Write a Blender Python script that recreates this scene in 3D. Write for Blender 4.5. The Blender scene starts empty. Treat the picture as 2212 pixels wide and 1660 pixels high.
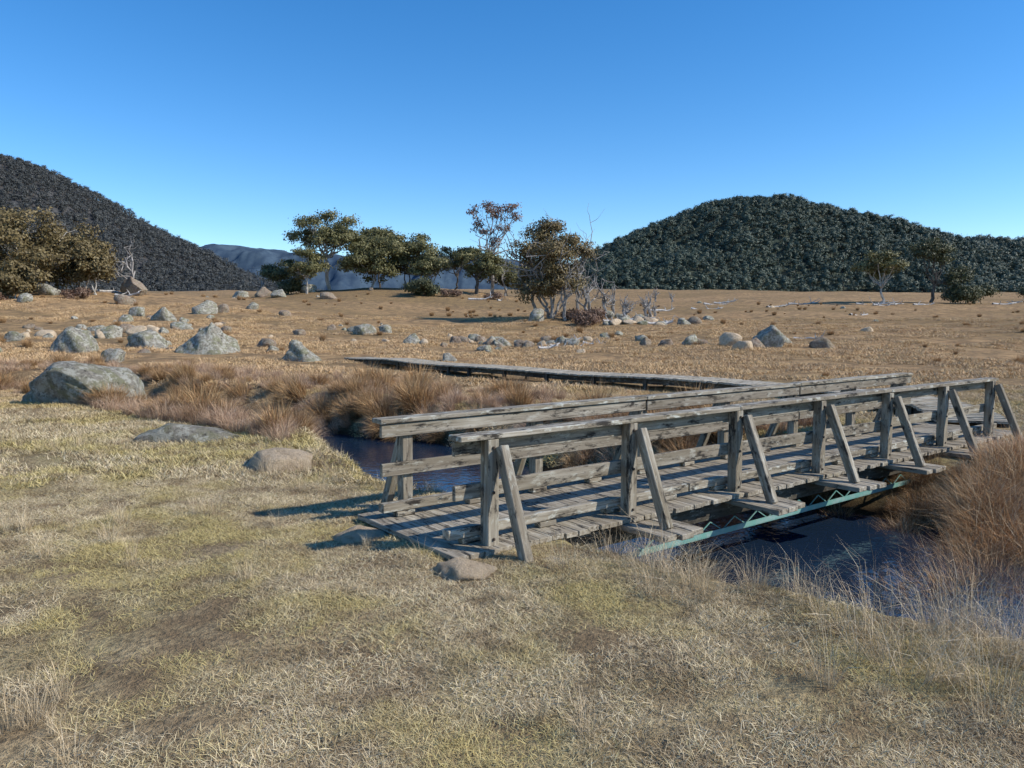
import bpy, math, numpy as np
from mathutils import Vector, Matrix
rng = np.random.default_rng(7)
S = bpy.context.scene
S.view_settings.view_transform='Standard'; S.view_settings.look='None'
S.view_settings.exposure=0; S.view_settings.gamma=1

# ---------------------------------------------------------------- noise
def vnoise(x,y,seed=0):
    x=np.asarray(x,float); y=np.asarray(y,float)
    xi=np.floor(x).astype(np.int64); yi=np.floor(y).astype(np.int64)
    xf=x-xi; yf=y-yi
    u=xf*xf*(3-2*xf); v=yf*yf*(3-2*yf)
    def h(a,b):
        n=(a*374761393+b*668265263+seed*144665)&0x7fffffff
        n=((n^(n>>13))*1274126177)&0x7fffffff
        n=n^(n>>16)
        return (n&0xffff)/65535.0
    return (h(xi,yi)*(1-u)+h(xi+1,yi)*u)*(1-v)+(h(xi,yi+1)*(1-u)+h(xi+1,yi+1)*u)*v
def fbm(x,y,seed=0,o=4):
    s=0;a=.5
    for i in range(o):
        s=s+a*(vnoise(x*2**i,y*2**i,seed+i*17)-.5); a*=.5
    return s*2
def sstep(a,b,x):
    t=np.clip((x-a)/(b-a),0,1); return t*t*(3-2*t)

# ---------------------------------------------------------------- terrain
_ys=np.arange(-3200,3300,1.0)
_pz=np.interp(_ys,[-3200,0,25,35,45,60,80,110,150,220,320,450,3300],[0,0,0,.05,.5,1.35,2.5,4.0,6.0,9.0,12.4,15,20])
_k=np.ones(9)/9
_pz=np.convolve(np.convolve(np.pad(_pz,8,mode='edge'),_k,'valid'),_k,'valid')
CREEK=np.array([(40,3.5),(20,4.6),(12,5.0),(8,5.3),(5,5.7),(3.5,6.3),(2.5,7.4),(1.35,8.9),(-.1,10.6),(-1.1,12.4),(-1.9,14.3),(-3.7,15.8),(-6.3,17.7),(-9.5,21),(-16,25),(-30,29),(-60,34)],float)
CW=np.array([7,7,6.5,6.4,6.2,6.2,6.2,6,4.6,3.4,3.0,2.8,2.6,2.6,2.6,2.4,2.4])
def creek_sd(x,y):
    best=np.full(x.shape,1e9); sgn=np.zeros(x.shape); w=np.zeros(x.shape)
    for i in range(len(CREEK)-1):
        a=CREEK[i]; b=CREEK[i+1]; ab=b-a; L=ab@ab
        t=np.clip(((x-a[0])*ab[0]+(y-a[1])*ab[1])/L,0,1)
        px=x-(a[0]+t*ab[0]); py=y-(a[1]+t*ab[1])
        d=np.sqrt(px*px+py*py)
        side=-( -ab[1]*px+ab[0]*py)   # + = far side
        m=d<best
        best=np.where(m,d,best); sgn=np.where(m,np.where(side>=0,1,-1),sgn)
        w=np.where(m,CW[i]*(1-t)+CW[i+1]*t,w)
    return best,sgn,w
def H(x,y):
    x=np.asarray(x,float); y=np.asarray(y,float)
    z=np.interp(y+.0*x,_ys,_pz)
    r=np.sqrt(x*x+y*y)
    far=sstep(20,60,r)
    z=z-.06+fbm(x/5,y/5,3)*.06+fbm(x/.7,y/.7,9)*.04*(1-far)+fbm(x/1.7,y/1.7,19)*.10*sstep(12,20,r)*(1-sstep(60,120,r))
    z=z+fbm(x/28,y/28,5)*.9*far*(1-.6*sstep(150,300,r))+fbm(x/6,y/6,8)*.25*far
    z=z+fbm(x/90,y/120,15)*3.5*sstep(140,240,r)*(1-sstep(600,1200,r))
    z=z+2.3*np.exp(-(((x+54)/24)**2+((y-84)/20)**2))
    z=z+2.3*np.exp(-(((x+20)/22)**2+((y-124)/20)**2))
    z=z+.7*np.exp(-(((x-5)/9)**2+((y-72)/8)**2))
    d,s,w=creek_sd(x,y)
    dn=np.maximum(d+fbm(x/1.6,y/1.6,21)*.5,0)
    near=1-sstep(1.0,1.95,dn)
    fr=1-sstep(1.7,6,dn*6/w)
    dep=np.where(s>0,fr,near)
    z=z-1.18*dep
    return z
def H1(x,y): return float(H(np.array([x]),np.array([y]))[0])

def link(o): S.collection.objects.link(o); return o
def mesh_from(name,verts,faces_flat,loop_tot,mats=(),smooth=False,matidx=None):
    me=bpy.data.meshes.new(name)
    verts=np.asarray(verts,np.float32)
    me.vertices.add(len(verts)); me.vertices.foreach_set('co',verts.ravel())
    ff=np.asarray(faces_flat,np.int32); lt=np.asarray(loop_tot,np.int32)
    me.loops.add(len(ff)); me.loops.foreach_set('vertex_index',ff)
    me.polygons.add(len(lt))
    ls=np.zeros(len(lt),np.int32); ls[1:]=np.cumsum(lt)[:-1]
    me.polygons.foreach_set('loop_start',ls); me.polygons.foreach_set('loop_total',lt)
    if matidx is not None: me.polygons.foreach_set('material_index',np.asarray(matidx,np.int32))
    me.polygons.foreach_set('use_smooth',np.full(len(lt),smooth))
    for m in mats: me.materials.append(m)
    me.update(calc_edges=True); 
    return me
def attr(me,name,typ,data):
    a=me.attributes.new(name,typ,'POINT')
    a.data.foreach_set('vector' if typ=='FLOAT_VECTOR' else 'value',np.asarray(data,np.float32 if typ!='INT' else np.int32).ravel())

# ---------------------------------------------------------------- material helpers
class M:
    def __init__(s,name,rough=.9,spec=.2):
        s.m=bpy.data.materials.new(name); s.m.use_nodes=True
        s.nt=s.m.node_tree; s.n=s.nt.nodes; s.l=s.nt.links
        s.b=s.n['Principled BSDF']; s.b.inputs['Roughness'].default_value=rough
        s.b.inputs['Specular IOR Level'].default_value=spec
        s.out=s.n['Material Output']
    def node(s,t,**k):
        n=s.n.new(t)
        for a,v in k.items(): setattr(n,a,v)
        return n
    def noise(s,vec,scale,detail=4,rough=.55):
        n=s.node('ShaderNodeTexNoise'); n.inputs['Scale'].default_value=scale
        n.inputs['Detail'].default_value=detail; n.inputs['Roughness'].default_value=rough
        s.l.new(vec,n.inputs['Vector']); return n.outputs['Fac']
    def ramp(s,fac,stops):
        n=s.node('ShaderNodeValToRGB'); e=n.color_ramp.elements
        while len(e)<len(stops): e.new(.5)
        for i,(p,c) in enumerate(stops):
            e[i].position=p; e[i].color=(c,c,c,1) if not hasattr(c,'__len__') else (*c,1)
        s.l.new(fac,n.inputs['Fac']); return n.outputs['Color']
    def mix(s,f,a,b,mode='MIX'):
        n=s.node('ShaderNodeMix',data_type='RGBA',blend_type=mode)
        for i,v in ((0,f),(6,a),(7,b)):
            if hasattr(v,'links'): s.l.new(v,n.inputs[i])
            elif i==0: n.inputs[0].default_value=v
            else: n.inputs[i].default_value=(*v,1) if hasattr(v,'__len__') else (v,v,v,1)
        return n.outputs[2]
    def pos(s): return s.node('ShaderNodeNewGeometry').outputs['Position']
    def attr(s,name,out='Fac'):
        n=s.node('ShaderNodeAttribute'); n.attribute_name=name; return n.outputs[out]
    def mapping(s,vec,scale):
        n=s.node('ShaderNodeMapping'); n.inputs['Scale'].default_value=scale; s.l.new(vec,n.inputs['Vector']); return n.outputs[0]
    def color(s,c): s.l.new(c,s.b.inputs['Base Color'])
    def bump(s,h,strength=.5,dist=.02):
        n=s.node('ShaderNodeBump'); n.inputs['Strength'].default_value=strength; n.inputs['Distance'].default_value=dist
        s.l.new(h,n.inputs['Height']); s.l.new(n.outputs[0],s.b.inputs['Normal'])
    def rnd(s): return s.node('ShaderNodeObjectInfo').outputs['Random']
    def sepz(s,vec,ch='Z'):
        n=s.node('ShaderNodeSeparateXYZ'); s.l.new(vec,n.inputs[0]); return n.outputs[ch]
    def maprange(s,v,a,b,c=0,d=1):
        n=s.node('ShaderNodeMapRange'); n.interpolation_type='SMOOTHSTEP'
        s.l.new(v,n.inputs[0])
        for i,q in enumerate((a,b,c,d)): n.inputs[i+1].default_value=q
        return n.outputs[0]

def ground_colour(m,p):
    big=m.noise(p,.22,5,.6); mid=m.noise(p,1.3,5,.65); fine=m.noise(p,22,4,.75)
    hug=m.noise(m.mapping(p,(.03,.06,.05)),1,6,.7)
    c=m.ramp(big,[(.32,(.37,.265,.15)),(.48,(.46,.35,.20)),(.62,(.42,.36,.17))])
    y=m.sepz(p,'Y'); f=m.maprange(y,12,30)
    far=m.ramp(big,[(.3,(.38,.225,.11)),(.48,(.57,.37,.185)),(.68,(.45,.275,.14))])
    far=m.mix(m.ramp(hug,[(.44,.0),(.56,.8)]),far,(.31,.21,.095))
    c=m.mix(f,c,far)
    c=m.mix(m.ramp(mid,[(.42,0),(.58,.85)]),c,(.22,.15,.085))
    c=m.mix(m.ramp(fine,[(.35,.8),(.6,0)]),c,(.12,.09,.055))
    return c,fine,mid
mg=M('dry_grass_ground',1.0,.05); p=mg.pos()
c,fine,mid=ground_colour(mg,p)
z=mg.sepz(p); wet=mg.maprange(z,-.40,-.75)
c=mg.mix(wet,c,(.05,.034,.02)); mg.color(c); mg.bump(fine,.9,.05)

# terrain mesh
N=620
s_=np.linspace(-1,1,N); a_,b_=3.0,7.65
gx=a_*np.sinh(b_*s_)+.5; gy=a_*np.sinh(b_*s_)+8
X,Y=np.meshgrid(gx,gy); Z=H(X,Y)
V=np.stack([X,Y,Z],-1).reshape(-1,3)
i=np.arange(N-1); I,J=np.meshgrid(i,i); b0=(J*N+I).ravel()
F=np.stack([b0,b0+1,b0+1+N,b0+N],-1)
link(bpy.data.objects.new('ground',mesh_from('ground',V,F.ravel(),np.full(len(F),4),[mg.m],True)))

# water ribbon
mw=M('creek_water',.05,.5); mw.b.inputs['Base Color'].default_value=(.010,.022,.045,1); mw.b.inputs['IOR'].default_value=1.33  # bluish base colour paints in some of the sky reflection
mw.bump(mw.noise(mw.pos(),7,2),.45,.02)
cp=[];
for i in range(len(CREEK)-1):
    n=max(2,int(np.linalg.norm(CREEK[i+1]-CREEK[i])/.6))
    for k in range(n): cp.append(CREEK[i]+(CREEK[i+1]-CREEK[i])*k/n)
cp=np.array(cp)
for _ in range(4): cp[1:-1]=(cp[:-2]+2*cp[1:-1]+cp[2:])/4
tg=np.gradient(cp,axis=0); tg/=np.linalg.norm(tg,axis=1)[:,None]; nl=np.stack([-tg[:,1],tg[:,0]],1)
wv=[]
for q,nn in zip(cp,nl):
    wv.append((*(q+nn*2.1),-.76)); wv.append((*(q-nn*3.6),-.76))
wf=[]
for k in range(len(cp)-1): wf+= [2*k,2*k+1,2*k+3,2*k+2]
link(bpy.data.objects.new('creek_water',mesh_from('creek_water',wv,wf,[4]*(len(cp)-1),[mw.m])))

# ---------------------------------------------------------------- boards
class Boards:
    def __init__(s): s.v=[];s.f=[];s.g=[];s.r=[]
    def add(s,c,L,W,T,l,w,t,jit=0.0):
        c=np.array(c,float);L=np.array(L,float);L/=np.linalg.norm(L);W=np.array(W,float);W-=L*(W@L);W/=np.linalg.norm(W);T=np.cross(L,W)
        if jit:
            L2=L+W*rng.normal(0,jit)+T*rng.normal(0,jit*.5); L=L2/np.linalg.norm(L2)
            W-=L*(W@L);W/=np.linalg.norm(W);T=np.cross(L,W)
        off=rng.uniform(0,60,3); r=rng.random(); b=len(s.v)
        for x in(-1,1):
            for y in(-1,1):
                for zz in(-1,1):
                    s.v.append(c+L*x*l/2+W*y*w/2+T*zz*t/2)
                    s.g.append((x*l/2+off[0],y*w/2+off[1],zz*t/2+off[2])); s.r.append(r)
        for q in ((0,1,3,2),(4,6,7,5),(0,4,5,1),(2,3,7,6),(0,2,6,4),(1,5,7,3)): s.f+= [b+k for k in q]
    def beam(s,p,q,w,t,wdir,jit=0):
        p=np.array(p,float);q=np.array(q,float)
        s.add((p+q)/2,q-p,wdir,0,np.linalg.norm(q-p),w,t,jit)
    def make(s,name,mat,parent=None,bev=.006):
        me=mesh_from(name,s.v,s.f,[4]*(len(s.f)//4),[mat])
        attr(me,'gc','FLOAT_VECTOR',s.g); attr(me,'br','FLOAT',s.r)
        o=link(bpy.data.objects.new(name,me))
        if bev:
            md=o.modifiers.new('b','BEVEL'); md.width=bev; md.segments=1; md.limit_method='ANGLE'
        if parent:
            o.parent=parent; o.matrix_parent_inverse=Matrix.Translation(-parent.location)
        return o
def wood(name,dark=1.0,lichen=.5):
    m=M(name,.85,.2); g=m.attr('gc','Vector'); r=m.attr('br')
    gr=m.noise(m.mapping(g,(1.3,26,26)),1,6,.7); g2=m.noise(m.mapping(g,(.9,7,7)),1,4,.6)
    k=dark
    c=m.ramp(gr,[(.30,(.05*k,.041*k,.031*k)),(.43,(.22*k,.188*k,.143*k)),(.58,(.38*k,.342*k,.272*k)),(.75,(.54*k,.505*k,.42*k))])
    c=m.mix(m.ramp(g2,[(.42,0),(.62,.65)]),c,(.18*k,.148*k,.095*k))
    c=m.mix(m.ramp(r,[(0,.0),(1,.5)]),c,(.15*k,.125*k,.095*k),'MIX')
    sp=m.noise(m.mapping(g,(6,17,17)),1,5,.7)
    c=m.mix(m.ramp(sp,[(.57-.03*lichen,0),(.64,lichen)]),c,(.50,.50,.43))
    blk=m.noise(m.mapping(g,(3.5,12,12)),1,5,.75)
    c=m.mix(m.ramp(blk,[(.37,.94),(.47,0)]),c,(.022,.019,.017))
    m.color(c); m.bump(gr,.8,.008); return m.m
w_rail=wood('weathered_timber',1.05,.45); w_cap=wood('lichen_timber',1.08,1.0); w_deck=wood('deck_timber',1.25,.25); w_dark=wood('dark_timber_and_shade',.30,.3)  # darkest timber tone partly stands in for shade below the decks

P0=np.array([-.19,6.41]); d=np.array([.794,.607]); d/=np.linalg.norm(d); nrm=np.array([-d[1],d[0]])
D3=np.array([*d,0]); N3=np.array([*nrm,0]); UP=np.array([0,0,1.])
def B(a,p,z): q=P0+a*d+p*nrm; return np.array([q[0],q[1],z])
br=bpy.data.objects.new('footbridge',None); br.location=B(5,.72,0); link(br)
WID=1.44; BAY=1.68
deck=Boards(); a=-.38
while a<10.95:
    deck.add(B(a,.72+rng.normal(0,.012),-.025+rng.normal(0,.002)),N3,D3,0,1.74,.142,.048,.001); a+=.147
deck.make('deck_planks',w_deck,br,.004)
post=Boards();brace=Boards();outr=Boards();cap=Boards();rail=Boards();kerb=Boards();strg=Boards();bolts=Boards()
for side in (0,1):
    p0=0 if side==0 else WID; o=-1 if side==0 else 1
    for k in range(7):
        a=k*BAY
        post.beam(B(a,p0,-.12),B(a+rng.normal(0,.006),p0+rng.normal(0,.005),.90),.115,.115,D3,.004)
        brace.beam(B(a+.03,p0+o*.47,-.06),B(a+.06,p0+o*.09,.84),.085,.10,D3,.006)
        for q in (-.13,.06,.25):
            e=rng.uniform(-.03,.03); outr.beam(B(a+q,p0+o*(.68+e),-.083),B(a+q,p0-o*.3,-.083),.17,.055,D3,.008)
        for zz in (.83,.45,.05): bolts.beam(B(a,p0+o*.055,zz),B(a,p0+o*.072,zz),.024,.024,D3)
    i_=-o  # inward
    cuts=[-.33,3.36,6.72,10.25]
    for u,v in zip(cuts[:-1],cuts[1:]):
        cap.beam(B(u+.003,p0+i_*.035,.925),B(v-.003,p0+i_*.035,.925+rng.normal(0,.005)),.19,.046,N3)
        rail.beam(B(u+.02,p0+i_*.083,.83),B(v-.006,p0+i_*.083,.83+rng.normal(0,.004)),.045,.125,N3)
        rail.beam(B(u+.02,p0+i_*.083,.45+rng.normal(0,.008)),B(v-.006,p0+i_*.083,.45+rng.normal(0,.006)),.045,.13,N3)
    for u,v in ((-.35,2.7),(2.72,5.9),(5.92,9),(9.02,10.7)):
        kerb.beam(B(u,p0+i_*.15,.10),B(v,p0+i_*.15,.10),.10,.085,N3)
    for a in np.arange(-.2,10.6,.84): kerb.beam(B(a,p0+i_*.15,.028),B(a+.2,p0+i_*.15,.028),.095,.05,N3)
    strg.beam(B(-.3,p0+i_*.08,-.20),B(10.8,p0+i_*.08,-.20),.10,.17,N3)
for pp in (.40,.72,1.05): strg.beam(B(.2,pp,-.22),B(9.5,pp,-.22),.12,.26,N3)  # infill beams added only to make the space under the deck dark
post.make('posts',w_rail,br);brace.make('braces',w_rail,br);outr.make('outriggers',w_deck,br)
cap.make('handrail_caps',w_cap,br);rail.make('rails',w_rail,br);kerb.make('kerbs',w_cap,br);strg.make('stringers_and_dark_infill',w_dark,br)
mb=M('rusty_bolt',.6,.4); mb.b.inputs['Base Color'].default_value=(.05,.035,.025,1); bolts.make('bolts',mb.m,br,.004)
mt=M('teal_painted_steel',.5,.4); mt.color(mt.mix(mt.ramp(mt.noise(mt.pos(),9,5),[(.42,0),(.65,.8)]),(.15,.33,.28),(.28,.37,.34)))
tr=Boards()
for pp in (-.05,):
    tr.beam(B(.5,pp,-.415),B(8.9,pp,-.415),.075,.012,N3); tr.beam(B(.5,pp-.036,-.385),B(8.9,pp-.036,-.385),.010,.05,N3)
    a=.6;up=False
    while a<8.7:
        z0,z1=(-.40,-.28)
        tr.beam(B(a,pp+.02,z1 if up else z0),B(a+.21,pp+.02,z0 if up else z1),.010,.010,N3); up=not up; a+=.21
tr.make('steel_truss',mt.m,br,0)
mc=M('old_concrete',.9,.2); cn=mc.noise(mc.pos(),7,6,.7); mc.color(mc.ramp(cn,[(.3,(.10,.09,.075)),(.5,(.27,.25,.22)),(.7,(.38,.36,.32))])); mc.bump(cn,.5,.01)
ab=Boards(); ab.beam(B(9.3,-.9,-.42),B(9.3,2.2,-.42),.45,.26,D3); ab.beam(B(10.3,-.75,-.28),B(10.3,1.9,-.28),.45,.30,D3); ab.beam(B(-.15,-.25,-.24),B(-.15,1.7,-.24),.35,.14,D3)
ab.make('abutments',mc.m,br,.015)

# boardwalk
bw=bpy.data.objects.new('boardwalk',None); bw.location=(2,24,0); link(bw)
path=np.array([(8.35,13.85),(8.7,15.3),(8.0,17.2),(6.4,19.6),(4,22.0),(0,25.6),(-3.4,29.6),(-7.3,35.5)])
pl=[];
for i in range(len(path)-1):
    for k in range(40): pl.append(path[i]+(path[i+1]-path[i])*k/40)
pl=np.array(pl)
for _ in range(120): pl[1:-1]=(pl[:-2]+2*pl[1:-1]+pl[2:])/4
cum=np.concatenate([[0],np.cumsum(np.linalg.norm(np.diff(pl,axis=0),axis=1))])
def pw(s): 
    return np.array([np.interp(s,cum,pl[:,0]),np.interp(s,cum,pl[:,1])])
bd=Boards();bs=Boards(); s=0; zb=lambda s:0.06+.20*min(1,s/3)-.1*max(0,(s-cum[-1]+5)/5)+.02*math.sin(s*.9)
while s<cum[-1]-.2:
    q=pw(s);q2=pw(s+.1);t=(q2-q)/np.linalg.norm(q2-q); nn=np.array([-t[1],t[0],0])
    bd.add((*q,zb(s)+rng.normal(0,.003)),nn,(*t,0),0,1.25+rng.uniform(-.04,.04),.147,.045,.006); s+=.15
s=0
while s<cum[-1]-.6:
    q=pw(s);q2=pw(s+.6);t=(q2-q)/np.linalg.norm(q2-q); nn=np.array([-t[1],t[0]])
    for o in(-.48,.48):
        bs.beam((*(q+nn*o),zb(s)-.105),(*(q2+nn*o),zb(s+.6)-.105),.06,.15,(*nn,0))
        if int(s/.6)%3==0: bs.beam((*(q+nn*o*1.1),zb(s)-.03),(*(q+nn*o*1.1),-.25),.1,.1,(*nn,0))
    s+=.6
w_bw=wood('boardwalk_timber',1.6,.8)
bd.make('deck_planks',w_bw,bw,0); bs.make('bearers',w_dark,bw,0)  # bearers take the dark timber: shade of the boardwalk side painted in

# ---------------------------------------------------------------- boulders
def rock_mat(name,c1,c2,lich,dk=.9):
    m=M(name,.95,.1)
    p=m.pos()
    n1=m.noise(p,2.2,6,.65); n2=m.noise(p,7,8,.8); n3=m.noise(p,5,6,.75)
    c=m.ramp(n2,[(.36,c1),(.58,c2)])
    c=m.mix(m.ramp(n1,[(.45,0),(.59,lich)]),c,(.24,.235,.14))
    c=m.mix(m.ramp(n3,[(.50,0),(.56,lich)]),c,(.50,.485,.41))
    c=m.mix(m.ramp(n2,[(.37,dk),(.44,0)]),c,(.05,.045,.04))
    m.color(c); m.bump(n2,1.0,.12); return m.m
rk=rock_mat('lichen_granite',(.14,.13,.11),(.36,.33,.27),.85)
rt=rock_mat('tan_granite',(.48,.36,.24),(.66,.52,.36),.08,.25)
rd=rock_mat('brown_granite',(.15,.11,.08),(.34,.25,.18),.3)
import bmesh
BP=[]
def boulder(x,y,w,h,mat=rk,seed=0,peak=0,cz=.2,name='granite_boulder',dep=.8,sub=4):
    bm=bmesh.new(); bmesh.ops.create_icosphere(bm,subdivisions=sub,radius=1)
    r=np.random.default_rng(seed+int(abs(x)*13+y*7))
    co=np.array([v.co[:] for v in bm.verts]); 
    for _ in range(13):
        nv=r.normal(size=3);nv/=np.linalg.norm(nv);lim=r.uniform(.55,.85)
        dd=co@nv; ov=np.maximum(dd-lim,0)*.93; co-=nv*ov[:,None]
    o=r.uniform(0,50,3)
    n1=fbm(co[:,0]*1.3+o[0]+co[:,2],co[:,1]*1.3+o[1]-co[:,2]*.7,3,2)
    n2=fbm(co[:,2]*4+o[2]+co[:,0]*3,co[:,1]*4+co[:,0]+co[:,2],5)
    co*=1+.26*n1[:,None]+.10*n2[:,None]
    if peak: 
        tx,ty=r.uniform(-.35,.35,2); f=np.clip(co[:,2:3]+.2,0,1); co[:,:2]=co[:,:2]*(1-peak*f*.5)+f*np.array([tx,ty]); cz=0
    if h<.3: cz=-.4
    ang=r.uniform(-.4,.4); 
    co[:,0]*=w/np.ptp(co[:,0]); co[:,1]*=w*dep/np.ptp(co[:,1]); 
    top=co[:,2].max(); co[:,2]*=h*(1-cz)/top
    ca,sa=math.cos(ang),math.sin(ang); xx=co[:,0]*ca-co[:,1]*sa; yy=co[:,0]*sa+co[:,1]*ca
    co[:,0]=xx;co[:,1]=yy; co[:,2]+=h*cz
    for v,cc in zip(bm.verts,co): v.co=cc
    me=bpy.data.meshes.new(name); bm.to_mesh(me); bm.free(); me.materials.append(mat)
    me.polygons.foreach_set('use_smooth',[True]*len(me.polygons))
    ob=link(bpy.data.objects.new(name,me)); ob.location=(x,y,H1(x,y)); 
    if y<25: BP.append((x,y,w))
    return ob
BL=[(-10.2,18.2,2.75,1.0,rk,0,5),(-5.3,12.6,1.7,.27,rk,0,4),(-3.2,10.3,1.15,.25,rt,0,4),
(-21,37,2.1,1.25,rk,0,4),(-18.8,40,2.3,.95,rk,.4,4),(-14.8,37.5,3.6,1.5,rk,.6,5),(-9.4,34,1.7,.95,rk,.3,4),
(-24,46,1.5,.8,rk,0,3),(-22.5,46.5,1.2,.7,rt,0,3),(-25,50,1.3,.6,rd,0,3),(-27.8,62,2.1,1.1,rk,.2,3),(-40,82,3.0,1.9,rd,0,4),(-28,70,2.2,1.2,rk,.1,3),(-26.6,71,1.4,.8,rd,0,3),
(-25.5,76,1.2,.7,rk,0,3),(-11,57,1.9,.8,rk,0,3),(-9.9,60,1.1,.6,rk,0,3),(-6,46.5,1.1,.65,rk,.2,3),(-5.3,46,.6,.35,rt,0,3),(-2.9,35,.7,.38,rk,0,3),
(7.9,46,.8,.5,rd,.2,3),(9.2,45.6,1.0,.45,rd,0,3),(10.5,45.6,1.1,.75,rk,.2,3),(11.3,45.8,.7,.4,rd,0,3),
(12.4,43.5,1.3,.75,rt,0,3),(14.3,43,1.9,1.25,rk,0,4),(12.2,40.6,1.1,.5,rt,0,3),(13.3,42,1.3,.6,rd,0,3),(17,42.5,1.5,.65,rd,.1,3),(16,46,1.4,.5,rk,0,3),
(2.2,68,1.6,1.1,rk,0,3),(-27,42,1.2,.5,rk,0,3),(-16.7,43,1.0,.5,rk,0,3),(-13,41,1.1,.5,rd,0,3),(-11.5,41,.8,.5,rk,0,3),(-30,60,1.3,.6,rk,0,3),(-24,56,1.6,.6,rk,0,3),
(-32,66,1.6,.8,rk,0,3),(-37,74,1.9,.9,rd,0,3),(-46,77,2.2,1.1,rk,0,3),(-49,74,2.4,1.2,rd,0,3),(-44,70,1.6,.8,rk,0,3),(-52,70,1.8,.8,rk,0,3),
(-36,112,2.6,1.4,rd,0,3),(-33,110,2.2,1.1,rk,0,3),(-40,114,2.2,1.0,rk,0,3),(-25,105,2.4,.9,rd,0,3),(-31,118,2.5,1.2,rk,0,3),(-12,112,1.8,.9,rd,0,3),
(-.36,5.82,.55,.10,rt,0,4),(-1.40,6.85,.6,.09,rt,0,4),(-12.6,15.6,.5,.3,rk,0,3)]
for k,(x,y,w,h,m,pk,sb) in enumerate(BL): boulder(x,y,w,h,m,k,pk,sub=sb)
for k in range(150):
    if k<50: x=rng.normal(0,3.4)*1+.5;y=rng.normal(49,3.5);w=rng.uniform(.35,1.1)
    elif k<72: x=rng.uniform(8,16);y=rng.uniform(66,74);w=rng.uniform(.5,1.6)
    elif k<120: x=rng.normal(-23,6);y=rng.normal(50,10);w=rng.uniform(.3,1.2)
    else: x=rng.uniform(-55,45);y=rng.uniform(60,140);w=rng.uniform(.4,1.2)
    boulder(x,max(y,32),w,w*rng.uniform(.3,.6),[rk,rd,rt,rk][k%4],k+200,0,sub=3)

# ---------------------------------------------------------------- instancing
def scatter(name,pts,rot,scl,idx,coll):
    me=bpy.data.meshes.new(name); me.vertices.add(len(pts)); me.vertices.foreach_set('co',np.asarray(pts,np.float32).ravel())
    attr(me,'rot','FLOAT_VECTOR',rot); attr(me,'scl','FLOAT_VECTOR',scl); attr(me,'idx','INT',idx)
    o=link(bpy.data.objects.new(name,me))
    ng=bpy.data.node_groups.new(name,'GeometryNodeTree')
    ng.interface.new_socket('Geometry',in_out='INPUT',socket_type='NodeSocketGeometry')
    ng.interface.new_socket('Geometry',in_out='OUTPUT',socket_type='NodeSocketGeometry')
    n=ng.nodes; gi=n.new('NodeGroupInput');go=n.new('NodeGroupOutput');ip=n.new('GeometryNodeInstanceOnPoints')
    ci=n.new('GeometryNodeCollectionInfo'); ci.inputs['Collection'].default_value=coll; ci.inputs['Separate Children'].default_value=True; ci.inputs['Reset Children'].default_value=True
    def na(nm,dt):
        a=n.new('GeometryNodeInputNamedAttribute'); a.data_type=dt; a.inputs['Name'].default_value=nm; return a.outputs['Attribute']
    e=n.new('FunctionNodeEulerToRotation'); L=ng.links.new
    L(gi.outputs[0],ip.inputs['Points']); L(ci.outputs[0],ip.inputs['Instance']); ip.inputs['Pick Instance'].default_value=True
    L(na('idx','INT'),ip.inputs['Instance Index']); L(na('rot','FLOAT_VECTOR'),e.inputs[0]); L(e.outputs[0],ip.inputs['Rotation'])
    L(na('scl','FLOAT_VECTOR'),ip.inputs['Scale']); L(ip.outputs[0],go.inputs[0])
    md=o.modifiers.new('scatter','NODES'); md.node_group=ng; return o
def blades(name,n,rad,lmin,lmax,lean0,lean1,width,mat,curve=.5,rng=rng,flatr=True):
    az=rng.uniform(0,2*np.pi,n); rr=rad*np.sqrt(rng.random(n)); ba=rng.uniform(0,2*np.pi,n)
    base=np.stack([rr*np.cos(ba),rr*np.sin(ba),np.zeros(n)-.005],1)
    if not flatr: az=ba+rng.normal(0,.7,n)
    L=rng.uniform(lmin,lmax,n); le=rng.uniform(lean0,lean1,n); le2=np.minimum(le+curve*rng.uniform(.3,1.3,n),2.0)
    dr=np.stack([np.cos(az),np.sin(az),np.zeros(n)],1); up=np.array([0,0,1.])
    m1=base+(dr*np.sin(le)[:,None]+up*np.cos(le)[:,None])*(L*.55)[:,None]
    tip=m1+(dr*np.sin(le2)[:,None]+up*np.cos(le2)[:,None])*(L*.45)[:,None]
    tip[:,2]=np.maximum(tip[:,2],.004)
    sz=az+np.pi/2+rng.normal(0,.6,n); sd=np.stack([np.cos(sz),np.sin(sz),rng.normal(0,.3,n)],1)*(width*rng.uniform(.6,1.3,n)/2)[:,None]
    V=np.stack([base-sd,base+sd,m1+sd*.8,m1-sd*.8,tip],1).reshape(-1,3)
    b=np.arange(n)*5
    F=np.stack([b,b+1,b+2,b+3,b+3,b+2,b+4],1).ravel(); lt=np.tile([4,3],n)
    me=mesh_from(name,V,F,lt,[mat])
    attr(me,'bl','FLOAT',np.repeat(rng.random(n),5))
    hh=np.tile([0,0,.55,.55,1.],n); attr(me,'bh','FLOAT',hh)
    return bpy.data.objects.new(name,me)
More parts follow.
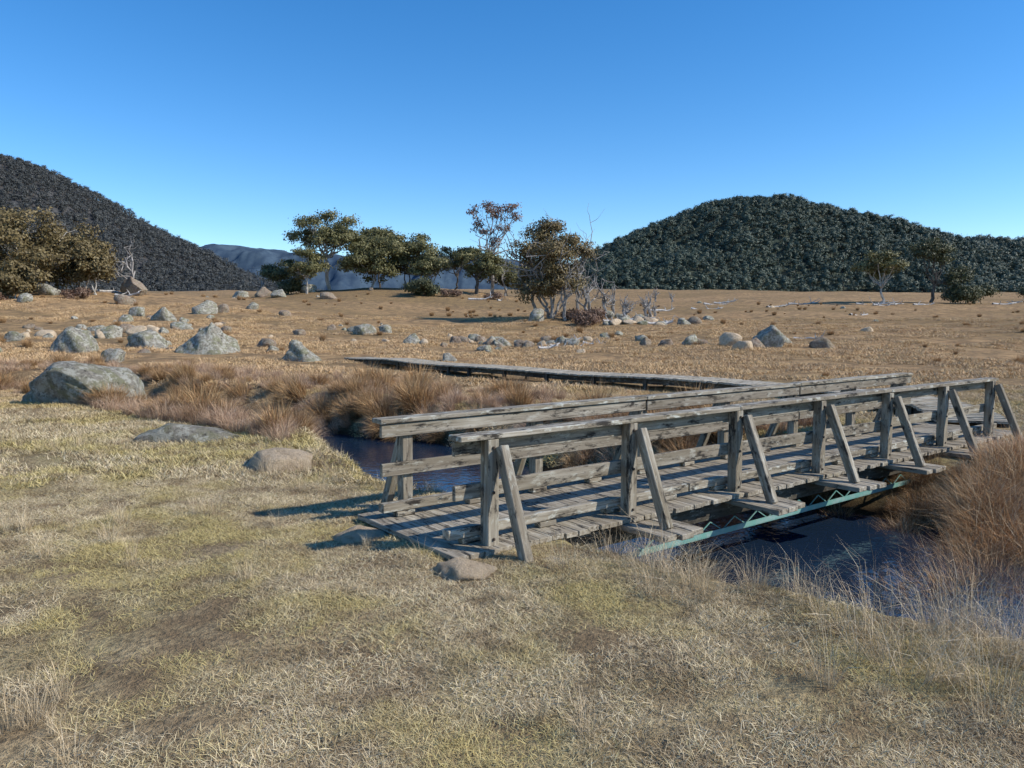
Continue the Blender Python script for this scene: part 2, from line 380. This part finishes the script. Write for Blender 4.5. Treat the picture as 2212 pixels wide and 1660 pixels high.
def grass_mat(name,stops,farcol=None,dark=.35,patch=None,bro=.3,brown=(.22,.15,.10)):
    m=M(name,.7,.15); bl=m.attr('bl'); bh=m.attr('bh'); p=m.pos()
    c=m.ramp(bl,stops)
    if patch:
        big=m.noise(p,.55,3,.6); c=m.mix(m.ramp(big,[(.46,0),(.57,.7)]),c,patch)
        b2=m.noise(p,1.9,3,.7); c=m.mix(m.ramp(b2,[(.36,.65),(.50,0)]),c,(.25,.18,.10))
    if farcol: c=m.mix(m.maprange(m.sepz(p,'Y'),11,28,0,.8),c,farcol)
    c=m.mix(m.ramp(m.rnd(),[(0,.0),(.5,.05),(1,bro)]),c,brown)
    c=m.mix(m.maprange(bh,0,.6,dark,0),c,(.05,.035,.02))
    m.color(c); return m.m
g_short=grass_mat('straw_grass',[(0,(.37,.275,.155)),(.3,(.63,.50,.30)),(.7,(.90,.77,.52)),(1,(.42,.355,.14))],(.68,.445,.235),.25,(.55,.45,.155),.45)
g_tall=grass_mat('tall_straw',[(0,(.42,.30,.17)),(.5,(.68,.53,.33)),(1,(.78,.65,.45))],None,.3)
g_tus=grass_mat('brown_tussock',[(0,(.26,.14,.065)),(.5,(.46,.27,.12)),(1,(.58,.41,.22))],None,.5)
g_reed=grass_mat('rusty_reed',[(0,(.20,.09,.035)),(.45,(.42,.21,.08)),(.72,(.50,.31,.15)),(1,(.68,.56,.38))],None,.6,None,.65,(.46,.33,.19))
g_pink=grass_mat('dry_pink_grass',[(0,(.34,.20,.125)),(.5,(.57,.38,.25)),(1,(.72,.55,.38))],None,.4)
def coll(name,obs):
    c=bpy.data.collections.new(name)
    for o in obs: c.objects.link(o)
    return c
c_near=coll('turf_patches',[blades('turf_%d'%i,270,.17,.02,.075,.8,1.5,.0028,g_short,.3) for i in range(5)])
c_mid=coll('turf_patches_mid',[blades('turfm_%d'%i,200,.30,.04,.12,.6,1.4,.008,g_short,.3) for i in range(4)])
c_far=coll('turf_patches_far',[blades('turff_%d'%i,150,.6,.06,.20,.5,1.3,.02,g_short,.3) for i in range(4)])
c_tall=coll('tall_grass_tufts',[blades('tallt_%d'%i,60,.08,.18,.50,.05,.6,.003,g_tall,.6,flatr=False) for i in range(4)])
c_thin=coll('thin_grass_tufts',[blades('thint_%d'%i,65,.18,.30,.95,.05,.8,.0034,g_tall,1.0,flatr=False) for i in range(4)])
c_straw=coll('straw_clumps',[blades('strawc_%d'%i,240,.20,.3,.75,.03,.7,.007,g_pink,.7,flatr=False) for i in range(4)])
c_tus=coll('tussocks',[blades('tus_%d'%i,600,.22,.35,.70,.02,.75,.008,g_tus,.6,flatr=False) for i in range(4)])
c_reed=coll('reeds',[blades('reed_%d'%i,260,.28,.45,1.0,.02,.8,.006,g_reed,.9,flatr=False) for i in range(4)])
def on_deck(x,y,m=.0):
    a=(x-P0[0])*d[0]+(y-P0[1])*d[1]; p=(x-P0[0])*nrm[0]+(y-P0[1])*nrm[1]
    return (a>-.42-m)&(a<11.2+m)&(p>-.6-m)&(p<2.05+m)
def on_deck_in(x,y):
    a=(x-P0[0])*d[0]+(y-P0[1])*d[1]; p=(x-P0[0])*nrm[0]+(y-P0[1])*nrm[1]
    return (a>-.40)&(a<11.0)&(p>-.12)&(p<1.58)
def on_bw(x,y,m=.75):
    r=np.zeros(x.shape,bool)
    for q in pl[::8]: r|=((x-q[0])**2+(y-q[1])**2)<m*m
    return r
def on_rock(x,y):
    r=np.zeros(x.shape,bool)
    for a,b,w in BP: r|=((x-a)**2+((y-b)/.8)**2)<(w*.44)**2
    return r
def pool(x,y): return (((x+1.2)**2+(y-12.8)**2)<2.5**2)|(((x+1.8)**2+(y-14.6)**2)<1.9**2)|(((x+.7)**2+(y-10.2)**2)<2.2**2)|(((x-2.6)**2+(y-7.0)**2)<1.3**2)
def wedge(n,y0,y1,k=.78,b=1.6):
    y=np.sqrt(rng.uniform(y0*y0,y1*y1,n)); x=rng.uniform(-1,1,n)*(k*y+b); return x,y
def do(name,x,y,mask,coll_,nv,s0,s1,zs=None,sink=.0):
    mask=mask&~on_rock(x,y)
    x=x[mask];y=y[mask];z=H(x,y)-sink; n=len(x)
    e=.15; nx=(H(x+e,y)-H(x-e,y))/(2*e); ny=(H(x,y+e)-H(x,y-e))/(2*e)
    yaw=rng.uniform(0,6.28,n)
    rr=np.zeros((n,3)); 
    for k in range(n):
        nv_=Vector((-nx[k],-ny[k],1)).normalized(); q=nv_.to_track_quat('Z','Y'); 
        e3=(q.to_matrix()@Matrix.Rotation(yaw[k],3,'Z')).to_euler(); rr[k]=e3[:]
    s=rng.uniform(s0,s1,n); scl=np.stack([s,s,s*rng.uniform(.7,1.3,n)],1)
    scatter(name,np.stack([x,y,z],1),rr,scl,rng.integers(0,nv,n),coll_)
x,y=wedge(9000,2.0,9.5); sd,sg,w=creek_sd(x,y); do('short_grass',x,y,~on_deck_in(x,y)&(sd>1.3)&(H(x,y)>-.6)&(fbm(x/.5,y/.5,41)+rng.normal(0,.12,len(x))>-.18),c_near,5,.65,1.25)
x,y=wedge(8500,9,22); sd,sg,w=creek_sd(x,y); do('meadow_grass',x,y,~on_deck(x,y)&~on_bw(x,y)&(H(x,y)>-.7)&(fbm(x/.9,y/.9,41)>-.25),c_mid,4,.7,1.2)
x,y=wedge(11000,21,75,.76,2); do('pasture_grass',x,y,~on_bw(x,y,.95)&(H(x,y)>-.7)&(fbm(x/4,y/3,77)>-.10),c_far,4,.6,1.3)
x,y=wedge(700,3.2,13); keep=(vnoise(x/.9,y/.9,5)>.55)&~on_deck(x,y,.15)&(H(x,y)>-.3)
do('seed_grass',x,y,keep,c_tall,4,.3,.75)
def along_creek(n,i0,i1,o0,o1):
    t=rng.uniform(i0,i1,n); i=np.floor(t).astype(int); f=t-i
    a=CREEK[i];b=CREEK[i+1]; q=a+(b-a)*f[:,None]; ab=(b-a)/np.linalg.norm(b-a,axis=1)[:,None]
    o=rng.uniform(o0,o1,n); rt_=np.stack([ab[:,1],-ab[:,0]],1)
    q=q+rt_*o[:,None]; return q[:,0],q[:,1]
x,y=along_creek(170,2.3,6.3,-2.3,-1.0); x=np.append(x,rng.uniform(.3,1.4,12)); y=np.append(y,rng.uniform(5.2,6.2,12))
do('bank_grass',x,y,~on_deck(x,y,.02)&(H(x,y)>-.9),c_thin,4,.3,.65)
x=rng.uniform(2.0,5.5,95); y=rng.uniform(3.6,4.9,95)
do('tall_bank_grass',x,y,(H(x,y)>-1)&(y>3.4+.0*x),c_thin,4,.35,.72)
xs,ys_=[],[]
for (n,i0,i1,o0,o1) in ((360,9.6,14,-2.8,-1.0),(640,8.6,15,1.2,5.5),(120,2,6,4.8,7),(60,6,9,5,7)):
    x,y=along_creek(n,i0,i1,o0,o1); xs.append(x);ys_.append(y)
x=np.concatenate(xs);y=np.concatenate(ys_)
do('bank_straw_grass',x,y,~on_deck(x,y,.12)&~on_bw(x,y,1.1)&~pool(x,y)&(H(x,y)>-.8),c_straw,4,.3,.72)
xs,ys_=[],[]
for (n,i0,i1,o0,o1) in ((40,10.5,14,-2.4,-1.0),(80,9.6,14.5,1.2,4.5),(14,8,9.6,3.0,5.5)):
    x,y=along_creek(n,i0,i1,o0,o1); xs.append(x);ys_.append(y)
x=np.concatenate(xs+[np.array([-6.6,-6.2,-4.0,-3.7,-3.0,-3.3,-2.5])]);y=np.concatenate(ys_+[np.array([15.2,15.4,12.9,13.2,17.6,18.0,18.4])])
do('tussock_grass',x,y,~on_deck(x,y,.3)&~on_bw(x,y,1.1)&~pool(x,y)&(H(x,y)>-.8),c_tus,4,.55,1.25)
x,y=along_creek(1100,1.5,6.4,.5,5.6)
do('rusty_reeds',x,y,~on_deck(x,y,.35)&(H(x,y)<-.22)&(x>2.7)&((x-y*.98>-3.6)),c_reed,4,.4,.85)
x,y=along_creek(130,1.5,4.5,-1.3,1.2); do('creek_reeds',x,y,(x>3.2),c_reed,4,.5,.9)
x,y=along_creek(150,5,9,2.0,5.0); do('underbridge_sedge',x,y,(H(x,y)>-1.3),c_reed,4,.25,.5)
x,y=wedge(420,24,110,.74,2); do('field_tussocks',x,y,~on_bw(x,y,1.2)&(vnoise(x/6,y/6,31)>.45),c_tus,4,.3,.9)

# ---------------------------------------------------------------- trees
class TB:
    def __init__(s): s.v=[];s.f=[];s.lt=[];s.mi=[];s.lf=[]
    def tube(s,pts,rads,seg=5):
        pts=np.asarray(pts,float); b=len(s.v); n=len(pts)
        for i in range(n):
            t=pts[min(i+1,n-1)]-pts[max(i-1,0)]; t/=np.linalg.norm(t)+1e-9
            u=np.cross(t,[.3,1,.1]); u/=np.linalg.norm(u)+1e-9; w=np.cross(t,u)
            for k in range(seg):
                a=2*math.pi*k/seg; s.v.append(pts[i]+(u*math.cos(a)+w*math.sin(a))*rads[i]); s.lf.append(.5)
        for i in range(n-1):
            for k in range(seg):
                k2=(k+1)%seg; s.f+=[b+i*seg+k,b+i*seg+k2,b+(i+1)*seg+k2,b+(i+1)*seg+k]; s.lt.append(4); s.mi.append(0)
    def limb(s,p,q,r0,r1,wob=.12,n=6,r=rng):
        p=np.array(p,float);q=np.array(q,float);L=np.linalg.norm(q-p); t=np.linspace(0,1,n)
        pts=p+(q-p)*t[:,None]; o=r.normal(0,wob*L*.4,(n,3)); o[0]=0;o[-1]=0
        pts+=o; pts[:,2]+= np.sin(t*np.pi)*L*-.06
        s.tube(pts,r0+(r1-r0)*t); return pts
    def leaves(s,cs,rad,n,size,r,cen=None,k=1.0):
        cs=np.asarray(cs,float); m=len(cs)*n; g=r.normal(0,1,(m,3))*np.array([rad,rad,rad*.6])
        c=np.repeat(cs,n,0)+g
        out=g/(np.linalg.norm(g,axis=1)[:,None]+1e-6)*.6
        if cen is not None:
            o2=c-np.asarray(cen); out+=o2/(np.linalg.norm(o2,axis=1)[:,None]+1e-6)
        nn=out*k+r.normal(0,.55,(m,3)); nn/=np.linalg.norm(nn,axis=1)[:,None]
        a=r.normal(size=(m,3)); a-=nn*(a*nn).sum(1)[:,None]; a/=np.linalg.norm(a,axis=1)[:,None]; b=np.cross(nn,a)
        sz=size*r.uniform(.6,1.3,m)[:,None]; b0=len(s.v)
        V=np.stack([c-a*sz,c+b*sz*.55,c+a*sz,c-b*sz*.55],1).reshape(-1,3)
        s.v+=list(V); s.lf+=list(np.repeat(r.random(m),4)); s.f+=list(range(b0,b0+4*m)); s.lt+=[4]*m; s.mi+=[1]*m
    def make(s,name,mats,loc):
        me=mesh_from(name,np.array(s.v),s.f,s.lt,mats,False,s.mi); attr(me,'lf','FLOAT',s.lf)
        o=bpy.data.objects.new(name,me); o.location=loc; return o
def bark(name,a,b):
    m=M(name,.9,.1); n=m.noise(m.mapping(m.pos(),(3,3,.8)),1.5,5,.7); m.color(m.ramp(n,[(.35,a),(.62,b)])); return m.m
bk=bark('gum_bark',(.20,.18,.15),(.58,.54,.48)); bkd=bark('dark_bark',(.035,.03,.025),(.15,.13,.11)); bkg=bark('dead_grey_wood',(.14,.13,.12),(.42,.39,.36)); bkp=bark('bleached_wood',(.30,.28,.26),(.60,.57,.53))
def leafmat(name,a,b,c2,tr=.2):
    m=M(name,.55,.3); lf=m.attr('lf'); c=m.ramp(lf,[(0,a),(.6,b),(1,c2)])
    nn=m.noise(m.pos(),.55,3); c=m.mix(m.ramp(nn,[(.4,0),(.62,.6)]),c,a); m.color(c)
    if tr:
        tl=m.node('ShaderNodeBsdfTranslucent'); m.l.new(c,tl.inputs[0]); mx=m.node('ShaderNodeMixShader'); mx.inputs[0].default_value=tr
        m.l.new(m.b.outputs[0],mx.inputs[1]); m.l.new(tl.outputs[0],mx.inputs[2]); m.l.new(mx.outputs[0],m.out.inputs[0])
    return m.m
lg=leafmat('olive_leaves',(.09,.09,.034),(.19,.175,.068),(.31,.28,.13))
lbk=leafmat('brown_olive_leaves',(.11,.082,.034),(.22,.165,.07),(.34,.27,.13))
lr=leafmat('reddish_leaves',(.14,.085,.07),(.25,.16,.12),(.31,.23,.16))
ld=leafmat('dark_leaves',(.05,.06,.027),(.10,.105,.048),(.19,.18,.09))
lsh=leafmat('reddish_shrub_leaves',(.13,.075,.05),(.23,.145,.095),(.31,.21,.15))
def tree(name,x,y,h,w,cb=.45,K=12,leaf=lg,bkm=bk,seed=1,tips=7,nl=90,size=.16,rad=.42,fork=.3,tr=.16,lean=0,stems=1,clusters=None,dead=0):
    r=np.random.default_rng(seed); T=TB()
    if clusters is None:
        clusters=[]
        for k in range(K):
            for _ in range(30):
                q=r.uniform(-1,1,3)
                if .35<np.linalg.norm(q)<1 and q[2]>-.5: break
            hc=h*(1-cb)
            clusters.append((q[0]*w/2*.84+lean,q[1]*w/2*.84,h*cb+hc*(.40+.5*q[2]),w*r.uniform(.11,.17)))
    stemb=[(r.normal(0,.15)*(stems>1),r.normal(0,.15)*(stems>1),-.3) for _ in range(stems)]
    forks=[]
    for sb in stemb:
        f=np.array([sb[0]+lean*.4+r.normal(0,.12*h*.3*(1 if stems==1 else 2.5)),r.normal(0,.05*h),h*fork*r.uniform(.85,1.2)])
        T.limb(sb,f,tr/math.sqrt(stems)*1.15,tr*.75/math.sqrt(stems),.08,r=r); forks.append(f)
    for k,(cx,cy,cz,cr) in enumerate(clusters):
        f=forks[k%len(forks)]; c=np.array([cx,cy,cz])
        T.limb(f,c,tr*.45,tr*.18,.14,r=r)
        tp=[]
        for _ in range(tips):
            v=r.normal(size=3); v/=np.linalg.norm(v); v[2]=abs(v[2])*.8 if r.random()<.75 else v[2]
            q=c+v*cr*r.uniform(.6,1.4)*np.array([1.15,1.15,.8]); T.limb(c-(c-f)*r.uniform(0,.3),q,tr*.13,tr*.04,.12,4,r); tp.append(q)
        T.leaves(tp,rad,nl,size,r,c-np.array([0,0,cr*.8]))
    for k in range(dead):
        f=forks[k%len(forks)]; az=r.uniform(0,6.28); e=r.uniform(.1,1.2); L=h*r.uniform(.3,.6)
        q=f+np.array([math.cos(az)*math.cos(e),math.sin(az)*math.cos(e),math.sin(e)])*L
        pts=T.limb(f,q,tr*.4,tr*.08,.2,6,r)
        for j in range(6):
            b=pts[r.integers(2,6)]; v=r.normal(size=3);v[2]=abs(v[2]); q2=b+v/np.linalg.norm(v)*L*r.uniform(.15,.4); T.limb(b,q2,tr*.12,tr*.03,.2,4,r)
    return link(T.make(name,[bkm,leaf],(x,y,H1(x,y))))
G='snow_gum_tree'
tree(G,-49.5,80,8.3,11.5,.08,38,lbk,bk,1,stems=4,fork=.18,rad=.52,nl=100)
tree(G,-57,84,8.6,10.5,.08,30,lbk,bk,2,stems=3,fork=.18,rad=.52,nl=100)
tree(G,-55,74,4.6,7.5,.05,16,lbk,bk,3,stems=3,fork=.2)
tree(G,-47,73,3.2,5,.05,11,lbk,bk,43,stems=3,fork=.2,rad=.35)
tree(G,-43,80,5.4,6,.12,17,lbk,bk,4,stems=2,tr=.12,rad=.38,nl=85)
tree(G,-47.5,86,6,5.5,.15,13,lbk,bk,44,stems=2,tr=.12)
tree(G,-28.4,120,12,9.8,.48,20,lg,bk,5,fork=.38,tr=.30,size=.18,rad=.55,nl=90)
tree(G,-36.5,122,4.9,5.4,.42,9,lg,bk,6,tr=.12)
tree(G,-30.5,115,7,6.6,.33,13,lg,bk,7,tr=.18,rad=.38,nl=85)
tree(G,-22,120,8.2,10,.2,24,lg,bk,8,stems=2,size=.18,rad=.5,nl=85)
tree(G,-16.5,122,8.8,10,.2,24,lg,bkd,9,stems=2,size=.18,rad=.5,nl=85)
tree(G,-12.5,118,6.4,6.5,.25,13,lg,bk,10,stems=2,size=.18,rad=.42,nl=80)
tree(G,-22,129,10,9,.35,16,lg,bkd,11,size=.2,rad=.5)
tree(G,-9,123,7.2,5.4,.45,10,lg,bkd,12,rad=.36,nl=75)
tree(G,-5.3,116,7.2,8,.3,16,lg,bkd,13,tr=.30,lean=.4,rad=.38)
tree(G,-.8,122,5.5,7,.12,14,lg,bkd,14)
tree(G,2.5,124,4.5,5,.1,10,lg,bkd,141)
tree('shrub',-12.3,108,2.4,4,.15,8,ld,bkd,15,tr=.06)
tree('shrub',-34,118,2.4,3.8,.1,8,ld,bkd,16,tr=.06)
tree(G,-3,120,14,7,.5,11,lr,bkg,17,fork=.45,tr=.26,tips=6,nl=40,size=.17,rad=.38,dead=5,clusters=[(-2.6,0,12.6,1.1),(-.6,.5,13.4,1.1),(1.6,0,12.9,1.2),(3.2,.2,13.2,1),(3,0,11.5,1),(-2.2,0,10.6,.9),(.8,.4,11.6,1),(1.8,0,9.8,.9),(-.8,0,9.5,.8),(.2,0,8,.8),(0,0,12.4,1)])
tree(G,3.8,71,9.8,6.8,.08,30,lbk,bkg,18,stems=5,fork=.28,tr=.28,dead=20,size=.12,rad=.36,nl=105,lean=-.5)
tree(G,52.9,110,7.2,6.4,.48,13,lg,bk,19,tr=.19,dead=1,rad=.36,nl=75)
tree(G,59.7,110,8.6,5,.55,11,ld,bkd,20,tr=.25,lean=-.3,clusters=[(-1.8,0,7.6,.9),(-.4,0,8.1,1),(1.2,.3,7.4,.9),(.4,.8,6.8,.9),(-1.4,-.5,6.5,.8),(1.6,0,6.0,.7),(2.2,0,3.6,.8),(3.6,.4,4.2,.9),(4.6,0,3.6,.8),(3,0,2.8,.7),(0,0,7.4,1)])
tree('shrub',64.5,110,2.5,4.8,.1,11,ld,bkd,21,tr=.07)
tree('shrub',68.5,113,2.6,2.8,.2,6,ld,bkd,22,tr=.05)
for k,(x,y,w_) in enumerate([(73,100,3),(80,120,4)]): tree('shrub',x,y,2,w_,.15,7,ld,bkd,30+k,tr=.05)
for k,(x,y) in enumerate([(5.4,69.5),(7.4,69.2),(-8.5,108),(-3,110),(-42,75),(-47,70),(6.4,66),(-50,68)]):
    tree('shrub',x,y,.8,2.6,.05,6,lsh,bkd,60+k,tr=.04,nl=50,size=.1,rad=.26)
def deadtree(x,y,h,seed,tr=.16,n=6,spread=.5,name='dead_tree',mt_=None):
    r=np.random.default_rng(seed);T=TB(); f=np.array([r.normal(0,.15)*h*.5,0,h*.45]); pt=T.limb((0,0,-.2),f,tr,tr*.7,.1,r=r)
    for k in range(n):
        az=r.uniform(0,6.28);e=r.uniform(.2,1.4);L=h*r.uniform(.3,spread+.1); b=pt[r.integers(3,6)]
        q=b+np.array([math.cos(az)*math.cos(e),math.sin(az)*math.cos(e),math.sin(e)])*L; ps=T.limb(b,q,tr*.5,tr*.12,.2,6,r)
        for j in range(4):
            b2=ps[r.integers(2,6)]; v=r.normal(size=3); q2=b2+v/np.linalg.norm(v)*L*.4; T.limb(b2,q2,tr*.15,tr*.04,.2,4,r)
    link(T.make(name,[bkg,bkg],(x,y,H1(x,y))))
for k,(x,y,h) in enumerate([(6.6,70,5.5),(8.7,72,5),(10.3,70,2.6),(12.6,73,3),(11.3,76,2.4),(-41.5,84,7.5),(-1,119,7),(-38.5,119,5),(14.5,78,1.8),(22,118,2.5),(24.5,118,2),(4.9,69,6),(2.6,72,10),(5.8,71.5,9),(7.4,73,6.5),(-49,84,8.5),(9.6,74,3.5),(13.6,76,2.6)]): deadtree(x,y,h,50+k,.16 if h<4 else .17,7)
def log(x,y,L,seed,rr=.12):
    r=np.random.default_rng(seed);T=TB(); az=r.uniform(-.5,.5); q=np.array([math.cos(az)*L,math.sin(az)*L,r.uniform(0,.4)]); ps=T.limb((0,0,.08),q,rr,rr*.4,.06,r=r)
    for j in range(7):
        b=ps[r.integers(1,6)];v=r.normal(size=3);v[2]=abs(v[2])*.7;T.limb(b,b+v/np.linalg.norm(v)*L*r.uniform(.15,.35),rr*.4,rr*.1,.2,4,r)
    link(T.make('fallen_log',[bkp,bkp],(x,y,H1(x,y))))
for k,(x,y,L) in enumerate([(2.2,45,1.8),(3.4,47,1.6),(1.5,43.5,1.4),(4.4,48,1.3),(2.6,50,2),(19,52,1.7),(51,108,4),(49.5,106,4),(48,108,5),(55,106,3),(40,112,4),(30,115,3),(26,105,3),(-44,82,4),(-41,80,3),(64,103,4),(10,69,3),(13,71,3),(8,68,2.5),(11.5,67,2.5),(16,90,3),(35,80,2.6),(66,95,3),(22,95,3.5),(33,100,3),(-6,106,3),(-2,108,3)]): log(x,y,L,80+k,.1 if L<=2 else .18)

# ---------------------------------------------------------------- hills
def hill(name,sky,D,front,back,mat,nf=.12,base=10,seed=3,res=(260,90),p=1.0):
    sk=np.array(sky,float); 
    def zf(x,y):
        zs=np.interp(x,sk[:,0],sk[:,1]); n=fbm(x/70,y/70,seed,5)
        wob=fbm(x/160,0*x,seed+4)*front*.15
        t=np.where(y<D+wob,(D+wob-y)/front,(y-D-wob)/back); t=np.clip(t,0,1)
        pr=(.5+.5*np.cos(np.pi*t))**p
        return base-8+(zs-base+8)*pr+n*zs*nf*np.sin(np.pi*np.clip(t,0,1))+n*zs*.02
    xs=np.linspace(sk[0,0],sk[-1,0],res[0]); ys=np.linspace(D-front*1.1,D+back*1.1,res[1])
    X,Y=np.meshgrid(xs,ys); Z=zf(X,Y); V=np.stack([X,Y,Z],-1).reshape(-1,3); A,Bn=res
    i,j=np.meshgrid(np.arange(A-1),np.arange(Bn-1)); b=(j*A+i).ravel(); F=np.stack([b,b+1,b+1+A,b+A],-1)
    link(bpy.data.objects.new(name,mesh_from(name,V,F.ravel(),np.full(len(F),4),[mat],True))); return zf
def hillmat(name,a,b,sc=.06):
    m=M(name,1,.0); p=m.pos(); n=m.noise(p,sc,8,.75); m.color(m.ramp(n,[(.38,a),(.62,b)])); return m.m
hm=hillmat('forest_floor',(.055,.07,.055),(.09,.10,.075)); hl=hillmat('burnt_forest_floor',(.055,.058,.062),(.10,.098,.098)); hf=hillmat('haze_blue_range',(.042,.068,.105),(.075,.11,.145),.02)  # aerial haze of the distant range is painted as blue base colour
SR=[(-30,18),(10,20),(40,34),(77,56),(124,79),(166,95),(200,103),(242,104),(284,96),(322,83),(355,73),(389,64),(423,69),(466,63),(545,50),(670,36),(900,15)]
SL=[(-900,150),(-676,146),(-466,140),(-432,137),(-407,125),(-373,106),(-339,85),(-306,68),(-280,56),(-247,39),(-213,28),(-179,22),(-129,10)]
SF=[(-1500,150),(-1092,204),(-976,222),(-846,230),(-731,214),(-673,204),(-586,192),(-370,185),(-254,208),(-153,195),(-9,190),(208,165),(570,130),(1500,90)]
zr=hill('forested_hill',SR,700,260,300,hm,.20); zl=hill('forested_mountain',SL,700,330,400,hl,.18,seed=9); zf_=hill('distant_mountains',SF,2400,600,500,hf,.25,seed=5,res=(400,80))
hg=leafmat('hill_canopy',(.060,.085,.062),(.085,.112,.080),(.115,.138,.098),0); hp=leafmat('hill_canopy_purple',(.058,.064,.062),(.080,.084,.080),(.108,.110,.100),0)
def ftree(name,mat,bm,seed,n=12):
    r=np.random.default_rng(seed);T=TB(); T.tube([(0,0,-1.5),(0,0,3),(r.normal(0,.4),0,6)],[.3,.22,.1],4)
    cs=[(r.normal(0,1.1),r.normal(0,1.1),r.uniform(3.2,7.0)) for _ in range(9)]; T.leaves(cs,.7,n,.48,r,(0,0,3.6),2.6); return T.make(name,[bm,mat],(0,0,0))
cg=coll('hill_trees',[ftree('hilltree_%d'%i,hg,bkd,100+i,24) for i in range(5)]); cpu=coll('mountain_trees',[ftree('mtntree_%d'%i,hp,bkd,110+i,17) for i in range(5)])
def forest(name,zf,x0,x1,y0,y1,n,c,s0,s1):
    x=rng.uniform(x0,x1,n);y=rng.uniform(y0,y1,n);z=zf(x,y); g=H(x,y); k=z>g+.3
    x,y,z=x[k],y[k],z[k]; m=len(x); s=rng.uniform(s0,s1,m)
    scatter(name,np.stack([x,y,z],1),np.stack([0*x,0*x,rng.uniform(0,6.28,m)],1),np.stack([s,s,s*rng.uniform(.8,1.25,m)],1),rng.integers(0,5,m),c)
forest('hill_forest',zr,-20,700,440,740,19000,cg,.6,1.2)
forest('mountain_forest',zl,-700,-120,380,740,19000,cpu,.5,1.0)

# ---------------------------------------------------------------- light, sky, camera
el=math.radians(37); sv=Vector((.985,-.19,0)).normalized()*math.cos(el)+Vector((0,0,math.sin(el)))
sun=bpy.data.lights.new('sun','SUN'); sun.energy=5.0; sun.angle=math.radians(.53); sun.color=(1,.93,.82)
so=link(bpy.data.objects.new('sun',sun)); so.rotation_euler=sv.to_track_quat('Z','Y').to_euler(); so.location=(20,-5,30)
w=bpy.data.worlds.new('World'); S.world=w; w.use_nodes=True; nt=w.node_tree; bg=nt.nodes['Background']
sk=nt.nodes.new('ShaderNodeTexSky'); sk.sky_type='NISHITA'; sk.sun_disc=False; sk.sun_elevation=el; sk.sun_rotation=math.atan2(sv.x,sv.y)
sk.altitude=1200; sk.air_density=1.0; sk.dust_density=.2; sk.ozone_density=3.0
hs=nt.nodes.new('ShaderNodeHueSaturation'); hs.inputs['Saturation'].default_value=1.32; hs.inputs['Value'].default_value=1.28; hs.inputs['Hue'].default_value=.502
nt.links.new(sk.outputs[0],hs.inputs['Color']); nt.links.new(hs.outputs[0],bg.inputs[0]); bg.inputs[1].default_value=.15
cam=bpy.data.cameras.new('camera'); cam.sensor_width=36; cam.lens=36*1662/2212; cam.clip_end=8000; cam.clip_start=.05
co=link(bpy.data.objects.new('camera',cam)); co.location=(0,0,1.9); co.rotation_euler=(math.radians(90-4.8),0,0); S.camera=co
